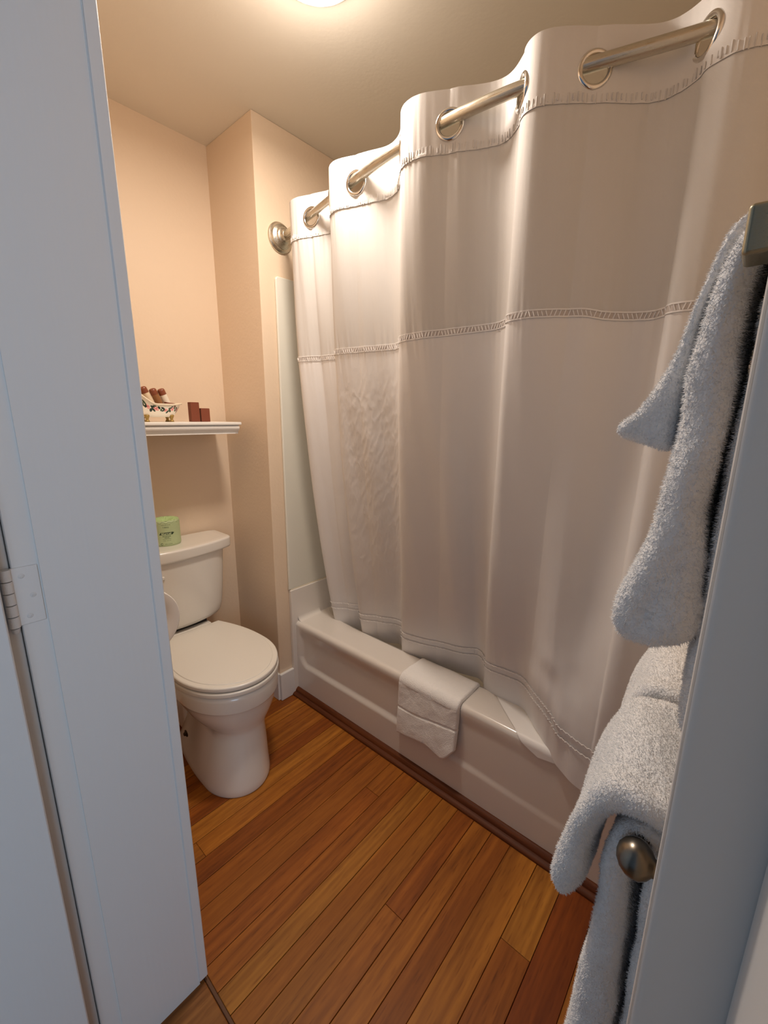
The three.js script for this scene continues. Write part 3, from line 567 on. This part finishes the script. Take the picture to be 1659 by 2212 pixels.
// ---------------------------------------------------------------- folded hand towel over the tub rim
{
  const z0 = -0.872, z1 = -0.612, th = 0.013;
  // path over the rim measured from the inside hem
  const prof = (s, u, out) => { // s: arc length from inside bottom, out: 0 inner face, 1 outer face
    const o = out * th + 0.0015, drop = 0.10, top = 0.135, R = 0.018;
    let x, y;
    const x_in = XI + 0.002, x_out = XT - 0.001;
    if (s < drop) { x = x_in + 0.02 * (1 - s / drop) + o; y = RIM - drop + s - R + 0.004; }
    else if (s < drop + R * 1.57) { const a = (s - drop) / R; x = x_in - R + (R + o) * Math.cos(a) ; y = RIM - R + (R + o) * Math.sin(a); }
    else if (s < drop + R * 1.57 + top - 2 * R) { x = x_in - R - (s - drop - R * 1.57); y = RIM + o; }
    else if (s < drop + 3.14 * R + top - 2 * R) { const a = (s - drop - R * 1.57 - top + 2 * R) / R; x = x_out + R - (R + o) * Math.sin(a); y = RIM - R + (R + o) * Math.cos(a); }
    else { const q = s - (drop + 3.14 * R + top - 2 * R); y = RIM - R - q; x = x_out - o - 0.012 * sstep(0, 0.2, q) * (0.4 + 0.6 * Math.sin(u * 2.6 + 0.3)) - 0.010 * sstep(0.08, 0.2, q) * sstep(0.7, 0.95, u); }
    return [x, y];
  };
  const hemDrop = track([[0, 0.222], [0.2, 0.211], [0.4, 0.202], [0.58, 0.199], [0.70, 0.211], [0.79, 0.216], [0.87, 0.200], [0.94, 0.174], [1, 0.150]]), L = (u) => 0.2555 + hemDrop(u);
  const face = (out) => (u, v) => {
    const uu = u, s = v * L(uu);
    let [x, y] = prof(s, uu, out);
    const band = 0.2555 + 0.103 - 0.022 * uu + 0.004 * Math.sin(uu * 5);                          // stitched fold line across the front
    const crease = Math.exp(-(((s - band) / 0.0035) ** 2)) * out;
    const edge = Math.min(1, Math.min(u, 1 - u) * 26, (1 - v) * 36, v * 36), pin = out ? Math.sqrt(1 - (1 - edge) ** 2) : 1;
    const lump = out * (0.0050 * fbm(u * 4, v * 6, 3.3, 3) + 0.0007 * N(u * 120, v * 190, 1)) - 0.0042 * crease;
    if (out && pin < 1) { const [xi, yi] = prof(s, uu, 0.05); x = lerp(xi, x, pin); y = lerp(yi, y, pin); }
    const z = lerp(z0, z1, u) - 0.004 * sstep(0.6, 1, v) * (u < 0.5 ? 0 : 1) + 0.012 * (v - 0.6) * (u - 0.5);
    const nrm = s > 0.22 + 0.04 ? [-1, 0] : [0, 1];
    return V3(x + nrm[0] * lump, y + nrm[1] * lump, z);
  };
  const g = mergeGeometries([tidy(surf(face(1), 120, 220, false, (u, v) => [u * 0.26, v * 0.42])), tidy(surf(face(0), 40, 80, false, (u, v) => [u * 0.26, v * 0.42]))]);
  const t = obj('folded_towel', g, M.cotton);
  tag(t, 'small white folded cloth draped over the bathtub rim', 'towel');
}

// ---------------------------------------------------------------- toilet
{
  const CX = 0.682, t = thing('toilet', 'white two-piece toilet with closed lid standing in the alcove', 'toilet', [CX, 0, 0]);
  const egg = (hw, zf, zbk, y, back = 1, dx = 0) => (a) => { // plan outline: front half ellipse, back half fuller
    const c = Math.cos(a), s = Math.sin(a), zc = zf - hw * 1.22;
    const z = s > 0 ? zc + (zf - zc) * s : zc + (zc - zbk) * s;
    const p = s > 0 ? 2 : 3.2, k = s > 0 ? c : Math.sign(c) * Math.pow(1 - Math.pow(Math.abs(s), p), 1 / p) * lerp(1, back, sstep(0.1, 0.75, -s));
    return V3(hw * k + dx, y, z);
  };
  // pedestal and bowl: half width, front, back, height, narrowing of the rear
  const R = [[0.117, -1.172, -1.66, 0.0, 0.92, -0.025], [0.120, -1.168, -1.66, 0.010, 0.92, -0.025], [0.119, -1.170, -1.66, 0.03, 0.88, -0.024], [0.112, -1.177, -1.65, 0.08, 0.72, -0.020], [0.103, -1.187, -1.64, 0.14, 0.68, -0.012], [0.094, -1.196, -1.64, 0.19, 0.76, -0.006], [0.094, -1.199, -1.64, 0.215, 0.9, -0.002], [0.107, -1.198, -1.65, 0.232, 0.95], [0.130, -1.188, -1.665, 0.256, 0.95], [0.148, -1.177, -1.68, 0.285, 0.95], [0.160, -1.170, -1.69, 0.315, 0.95], [0.1655, -1.1665, -1.70, 0.334, 0.95], [0.171, -1.1625, -1.70, 0.337, 0.95], [0.174, -1.160, -1.70, 0.343, 0.95], [0.176, -1.158, -1.70, 0.385, 0.95], [0.175, -1.160, -1.70, 0.396, 0.95], [0.166, -1.168, -1.695, 0.401, 0.95]];
  const body = loft(R.map(([hw, zf, zb, y, k, dx]) => egg(hw, zf, zb, y, k, dx ?? 0)), 96);
  obj('bowl', body, M.porcelain, t);
  obj('rear_deck', bx(-0.102, 0.102, 0.30, 0.441, -1.80, -1.672, 0.006), M.porcelain, t);
  obj('rear_foot', bx(-0.075, 0.075, 0.0, 0.32, -1.78, -1.60, 0.03), M.porcelain, t);
  obj('mounting_bolt', at(lathe([[0, 0.012], [0.006, 0.010], [0.008, 0.004], [0.014, 0.002], [0.014, 0]], 20), -0.118, 0.112, -1.50, 0, 0, Math.PI / 2), std({ color: lin(0.05, 0.035, 0.02), metalness: 0.6, roughness: 0.4 }), t);
  // seat ring and lid
  const plan = (hw, zf, zbk, rear) => {
    const s = new THREE.Shape(), zc = zf - 0.225, n = 60;
    for (let i = 0; i <= n; i++) { const a = Math.PI * i / n, x = hw * Math.cos(a), z = zc + (zf - zc) * Math.sin(a); i ? s.lineTo(x, -z) : s.moveTo(x, -z); }
    s.bezierCurveTo(-hw, -(zc - 0.10), -hw * 0.93, -(zc - 0.17), -rear, -zbk); s.lineTo(rear, -zbk); s.bezierCurveTo(hw * 0.93, -(zc - 0.17), hw, -(zc - 0.10), hw, -zc);
    return s;
  };
  const ringS = plan(0.184, -1.156, -1.655, 0.12); { const h = new THREE.Path(); h.absellipse(0, 1.385, 0.105, 0.15, 0, Math.PI * 2); ringS.holes.push(h); }
  obj('seat', extrude(ringS, 0.019, 0.006, 4).rotateX(-Math.PI / 2).translate(0, 0.405, 0), M.seat, t);
  const lid = obj('lid', extrude(plan(0.183, -1.159, -1.663, 0.128), 0.018, 0.006, 4).rotateX(-Math.PI / 2).translate(0, 0.4265, 0), M.seat, t);
  obj('lid_crown', extrude(plan(0.168, -1.176, -1.640, 0.115), 0.006, 0.0028, 3).rotateX(-Math.PI / 2).translate(0, 0.4412, 0), M.seat, lid);
  for (const s of [-1, 1]) obj('hinge', bx(s * 0.075 - 0.022, s * 0.075 + 0.022, 0.412, 0.436, -1.702, -1.666, 0.006), M.seat, t);
  // tank: bowed front, sides drawn in towards the bottom
  const tank = (hw, zf, y, bow, p = 5.5) => (a) => {
    const zb = -1.838, c = Math.cos(a), s = Math.sin(a), k = Math.pow(Math.pow(Math.abs(c), p) + Math.pow(Math.abs(s), p), -1 / p);
    const x = hw * k * c, q = k * s, base = lerp(zb, zf - bow, (q + 1) / 2);
    return V3(x, y, base + (q > 0 ? q : 0) * bow * (1 - (x / hw) ** 2));
  };
  const T = [[0.135, -1.695, 0.4565], [0.158, -1.680, 0.4575], [0.170, -1.672, 0.464], [0.178, -1.668, 0.478], [0.185, -1.664, 0.51], [0.192, -1.660, 0.58], [0.198, -1.656, 0.67], [0.2045, -1.653, 0.759]];
  obj('tank', loft(T.map(([hw, zf, y]) => tank(hw, zf, y, 0.034)), 96), M.porcelain, t);
  obj('tank_gasket', bx(-0.095, 0.095, 0.44, 0.459, -1.80, -1.70, 0.004), M.black, t);
  const lr = [[0.222, -1.646, 0.757], [0.227, -1.641, 0.760], [0.229, -1.639, 0.767], [0.230, -1.638, 0.796], [0.2285, -1.6395, 0.8025], [0.224, -1.644, 0.8055], [0.20, -1.66, 0.806]];
  obj('tank_lid', loft(lr.map(([hw, zf, y]) => tank(hw, zf, y, 0.045, 14)), 144), M.porcelain, t);
  obj('flush_lever', [at(lathe([[0, 0.014], [0.010, 0.013], [0.012, 0.009], [0.012, 0]], 20), -0.145, 0.70, -1.668, Math.PI / 2), bx(-0.15, -0.075, 0.693, 0.706, -1.663, -1.655, 0.003)], M.porcelain, t);
}
// ---------------------------------------------------------------- wrapped roll on the tank
{
  const c = document.createElement('canvas'); c.width = 1024; c.height = 320;
  const x = c.getContext('2d');
  x.fillStyle = '#b7c698'; x.fillRect(0, 0, 1024, 320);
  for (let i = 0; i < 260; i++) { const u = rnd() * 1024, v = rnd() * 320; x.strokeStyle = rnd() < 0.5 ? 'rgba(160,190,110,0.35)' : 'rgba(205,225,165,0.35)'; x.lineWidth = rr(1, 5); x.beginPath(); x.moveTo(u, v); x.lineTo(u + rr(-30, 30), v + rr(-30, 30)); x.stroke(); }
  for (const ox of [0, 341, 682]) {
    x.save(); x.translate(ox + 170, 0);
    x.fillStyle = '#2c3f2a'; x.textAlign = 'center';
    x.font = '15px sans-serif'; x.fillText('100% RECYCLED', 0, 52);
    x.font = 'bold 22px sans-serif'; x.fillText('1 ROLL', 0, 84);
    x.beginPath(); x.moveTo(-86, 172); x.lineTo(-66, 140); x.lineTo(70, 140); x.lineTo(92, 148); x.lineTo(70, 172); x.closePath(); x.fill();
    x.fillStyle = '#d7e6b6'; x.font = 'bold 36px sans-serif'; x.fillText('Marcal', -2, 169);
    x.fillStyle = '#33472f'; x.font = 'bold 17px sans-serif'; x.fillText('BATHROOM', 0, 196); x.fillText('TISSUE', 0, 214); x.fillRect(-46, 222, 92, 3);
    x.font = '14px sans-serif'; x.fillText('2-ply · one roll', 0, 248);
    x.lineWidth = 5; x.strokeStyle = '#2c3f2a'; x.beginPath(); x.arc(-62, 288, 12, 0.3, 5.9); x.stroke();
    x.font = '14px sans-serif'; x.fillText('100% recycled', 12, 293);
    x.restore();
  }
  x.strokeStyle = 'rgba(45,60,40,0.55)'; x.lineWidth = 3; x.beginPath(); for (let i = 0; i <= 1024; i += 12) x.lineTo(i, 20 + 9 * Math.sin(i * 0.09) + rr(-4, 4)); x.stroke();
  const tex = new THREE.CanvasTexture(c); tex.colorSpace = THREE.SRGBColorSpace; tex.wrapS = THREE.RepeatWrapping;
  const m = std({ map: tex, roughness: 0.55 });
  const t = thing('wrapped_paper_roll', 'green paper wrapped toilet roll standing on the tank lid', 'toilet paper', [0.672, 0.806, -1.766]);
  const wr = (u, v) => 0.0525 + 0.0009 * fbm(u * 14, v * 5, 2, 3) + 0.0006 * Math.sin(u * 6.28 * 3);
  const g = surf((u, v) => { const a = u * Math.PI * 2, vv = Math.max(0, v); const r = Math.min(1, 0.94 + 0.06 * Math.sin(Math.min(1, Math.min(v, 1 - v) * 14) * Math.PI / 2)) * (wr(u % 1, v)); return V3(r * Math.sin(a), 0.104 * vv + (v > 0.97 ? 0.003 * N(Math.sin(a) * 8, Math.cos(a) * 8, 3) : 0), r * Math.cos(a)); }, 96, 40, true, (u, v) => [u - 0.11, v]);
  obj('wrapper', g, m, t);
  const top = surf((u, v) => { const a = u * Math.PI * 2, r = lerp(0.0495, 0.012, v); return V3(r * Math.sin(a), 0.104 + 0.0045 * Math.sin(v * 3.1) * (0.5 + N(Math.sin(a) * 9, Math.cos(a) * 9, v * 4)) - 0.012 * v * v, r * Math.cos(a)); }, 96, 16, true);
  obj('crimped_top', [top, at(new THREE.CircleGeometry(0.013, 24), 0, 0.092, 0, -Math.PI / 2)], std({ color: lin(0.45, 0.60, 0.26), roughness: 0.6 }), t);
}
// ---------------------------------------------------------------- paper roll on its holder beside the toilet
{
  const t = thing('toilet_roll_holder', 'white toilet paper roll on a wall holder half hidden by the door jamb', 'toilet paper', [0.386, 0.733, -1.293]);
  const paper = std({ color: lin(0.82, 0.79, 0.75), roughness: 0.9 });
  obj('paper_roll', at(lathe([[0.02, -0.05], [0.0985, -0.05], [0.101, -0.048], [0.101, 0.048], [0.0985, 0.05], [0.02, 0.05], [0.02, -0.05]], 80), 0, 0, 0, Math.PI / 2), paper, t);
  obj('spindle', at(new THREE.CylinderGeometry(0.008, 0.008, 0.13, 16), 0, 0, 0, Math.PI / 2), M.nickel, t);
  for (const s of [-1, 1]) obj('bracket', bx(-0.103, 0.010, -0.012, 0.012, s * 0.062 - 0.005, s * 0.062 + 0.005, 0.004), M.nickel, t);
}
// ---------------------------------------------------------------- shelf and what stands on it
const ZSH = -1.612, YSH = 1.297;
{
  const t = thing('wall_shelf', 'white moulded wall shelf above the toilet', 'shelf');
  const x1 = 0.955, x0 = 0.36;
  obj('top_board', bx(x0, x1, YSH - 0.0115, YSH, ZB, ZSH, 0.003), M.shelf, t);
  const s = new THREE.Shape(); // section: depth (from the wall) against height
  const dep = ZSH - ZB;
  s.moveTo(0, -0.0115); s.lineTo(dep - 0.010, -0.0115); s.lineTo(dep - 0.012, -0.0155); s.lineTo(dep - 0.006, -0.0165); s.bezierCurveTo(dep - 0.003, -0.026, dep - 0.010, -0.034, dep - 0.019, -0.041); s.lineTo(dep - 0.019, -0.047); s.lineTo(0, -0.047);
  const g = extrude(s, x1 - 0.008 - x0, 0.0, 1, 16);
  g.applyMatrix4(new THREE.Matrix4().makeBasis(V3(0, 0, 1), V3(0, 1, 0), V3(-1, 0, 0)).setPosition(x1 - 0.008, YSH, ZB));
  obj('crown_moulding', g, M.shelf, t);
  obj('lower_lip', bx(x0, x1 - 0.022, YSH - 0.0475, YSH - 0.0435, ZB, ZSH - 0.015, 0.001), M.shelf, t);
}
{ // small painted dish shaped like a claw-foot bathtub
  const c = document.createElement('canvas'); c.width = 1024; c.height = 128;
  const x = c.getContext('2d');
  x.fillStyle = '#f3ecdc'; x.fillRect(0, 0, 1024, 128);
  const leaf = (a, b, r, th, col) => { x.save(); x.translate(a, b); x.rotate(th); x.fillStyle = col; x.beginPath(); x.ellipse(0, 0, r, r * 0.5, 0, 0, 7); x.fill(); x.restore(); };
  const flower = (a, b, r) => { for (let i = 0; i < 6; i++) { const q = i * 1.05 + a; x.fillStyle = i % 2 ? '#e59a94' : '#f3c3b8'; x.beginPath(); x.arc(a + r * 0.6 * Math.cos(q), b + r * 0.55 * Math.sin(q), r * 0.5, 0, 7); x.fill(); } x.fillStyle = '#c9606a'; x.beginPath(); x.arc(a, b, r * 0.3, 0, 7); x.fill(); };
  for (let k = 0; k < 1024; k += 128) {
    flower(k + 28, 46, 20); flower(k + 88, 56, 17);
    for (const [a, b, r, q] of [[52, 38, 11, 0.4], [50, 62, 13, 2.2], [70, 74, 12, 1.0], [8, 34, 11, 1.9], [108, 40, 12, 2.4], [106, 62, 10, 0.6], [36, 22, 8, 0.2], [122, 56, 9, 1.4]]) leaf(k + a, b, r * 1.45, q, ['#1f3a2a', '#2d4c33', '#142a20'][(a + k) % 3]);
  }
  const tex = new THREE.CanvasTexture(c); tex.colorSpace = THREE.SRGBColorSpace; tex.wrapS = THREE.RepeatWrapping;
  const t = thing('soap_dish', 'small ceramic claw-foot bathtub dish painted with pink flowers', 'soap dish', [0.668, YSH, -1.725]);
  const A = 0.088, B = 0.043;
  const rimY = (c_) => 0.064 + 0.050 * sstep(0.10, 1.0, -c_) + 0.005 * sstep(0.5, 1, c_);
  const cr = (a, s) => { const c_ = Math.cos(a), y = lerp(0.018, rimY(c_), s), f = lerp(0.60, 1.0, Math.pow(s, 0.55)) ; return V3(A * f * c_ + (s > 0.5 ? 0.006 * (s - 0.5) * c_ : 0), y, B * f * Math.sin(a)); };
  const out = surf((u, v) => cr(u * Math.PI * 2, v), 96, 24, true, (u, v) => [u * 1.0, 1 - v]);
  out.scale(1, 1, 1);
  const bodyMat = phys({ map: tex, roughness: 0.3, clearcoat: 0.5, side: THREE.DoubleSide });
  { const uv = out.attributes.uv; for (let i = 0; i < uv.count; i++) uv.setXY(i, uv.getX(i), 1 - uv.getY(i)); }
  obj('body', out, bodyMat, t);
  const cream = phys({ color: lin(0.80, 0.70, 0.54), roughness: 0.3, clearcoat: 0.5 });
  obj('inside', [surf((u, v) => cr(-u * Math.PI * 2, 1 - v * 0.85).multiply(V3(0.94, 1, 0.9)), 64, 16, true), at(new THREE.CircleGeometry(1, 40).scale(A * 0.75, B * 0.72, 1), 0, 0.026, 0, -Math.PI / 2), at(new THREE.CircleGeometry(1, 40).scale(A * 0.6, B * 0.6, 1), 0, 0.0181, 0, Math.PI / 2)], cream, t);
  class Rim extends THREE.Curve { getPoint(u) { const p = cr(u * Math.PI * 2, 1); return V3(p.x * 1.03, p.y, p.z * 1.03); } }
  obj('rim', new THREE.TubeGeometry(new Rim(), 90, 0.0034, 10, true), cream, t);
  const gold = std({ color: lin(0.36, 0.24, 0.07), metalness: 0.6, roughness: 0.45 });
  for (const [sx, sz] of [[-1, 1], [1, 1], [-1, -1], [1, -1]]) {
    const f = lathe([[0, 0.026], [0.0085, 0.026], [0.0095, 0.022], [0.006, 0.014], [0.0045, 0.009], [0.0075, 0.004], [0.0085, 0], [0, 0]], 20);
    obj('claw_foot', f.translate(sx * 0.044 + 0.002, 0.0004, sz * 0.019), gold, t);
  }
  // toiletries standing and lying in the dish
  const cap = phys({ color: lin(0.22, 0.055, 0.02), roughness: 0.35, clearcoat: 0.4 }), creamy = std({ color: lin(0.78, 0.62, 0.42), roughness: 0.4 }), tan = phys({ color: lin(0.36, 0.16, 0.06), roughness: 0.3, transmission: 0.2 }), white = std({ color: lin(0.84, 0.76, 0.62), roughness: 0.4 });
  const tube = (label, x_, y_, lean, bm) => {
    const g = thing('toiletry_tube', label, 'toiletry tube', [x_, YSH + 0.034, -1.728], 'toiletry tubes in the painted dish');
    g.rotation.set(0.04, 0, lean);
    obj('tube_body', lathe([[0, 0], [0.0122, 0], [0.0128, 0.002], [0.0128, y_ - 0.022], [0.0115, y_ - 0.02], [0, y_ - 0.02]], 28), bm, g);
    obj('cap', lathe([[0.0131, y_ - 0.022], [0.0133, y_ - 0.006], [0.0115, y_ - 0.001], [0.006, y_ + 0.0015], [0, y_ + 0.002]], 28), cap, g);
  };
  tube('cream tube with brown cap leaning leftmost in the painted dish', 0.668, 0.100, 0.42, creamy);
  tube('brown tube leaning between two paler tubes in the painted dish', 0.697, 0.094, 0.40, tan);
  tube('white tube with brown cap leaning rightmost in the painted dish', 0.7255, 0.094, 0.38, white);
  const soap = std({ color: lin(0.19, 0.045, 0.018), roughness: 0.6 });
  const bar = tag(obj('soap_box', at(new RoundedBoxGeometry(0.034, 0.012, 0.024, 2, 0.0015), 0.712, YSH + 0.0655, -1.703, 0.1, 0, -0.12), soap), 'tiny brown soap box lying on top of the painted dish', 'soap box');
  // two brown cartons standing on the shelf
  const carton = (label, x0, w, h, tilt) => {
    const g = thing('soap_carton', label, 'soap box', [x0, YSH, -1.748], 'brown soap cartons on the shelf'); g.rotation.y = tilt;
    obj('carton', bx(-w / 2, w / 2, 0.0003, h, -0.012, 0.012, 0.0012), soap, g);
    obj('end_flap', bx(-w / 2 + 0.0015, w / 2 - 0.0015, h, h + 0.0006, -0.0105, 0.0105), std({ color: lin(0.26, 0.08, 0.035), roughness: 0.6 }), g);
  };
  carton('taller brown paper soap carton standing on the white shelf', 0.823, 0.036, 0.077, 0.05);
  carton('shorter brown paper soap carton standing on the white shelf', 0.866, 0.037, 0.054, -0.03);
}
// ---------------------------------------------------------------- ceiling lamp
{
  const t = thing('ceiling_lamp', 'round white glowing lamp on the ceiling above the shower curtain', 'lamp', [LAMP.x, LAMP.y, LAMP.z]);
  obj('base_ring', lathe([[0.104, -0.0005], [0.112, -0.004], [0.112, -0.02], [0.106, -0.024], [0.10, -0.024]], 64), M.trim, t);
  obj('diffuser', lathe([[0.0, -0.046], [0.04, -0.044], [0.075, -0.038], [0.096, -0.030], [0.102, -0.022]], 64), std({ color: lin(0.9, 0.88, 0.85), emissive: lin(1.0, 0.86, 0.68), emissiveIntensity: 9, roughness: 0.5 }), t);
}
scene.traverse((o) => { if (o.isMesh) o.castShadow = o.receiveShadow = true; });
renderer.render(scene, camera);
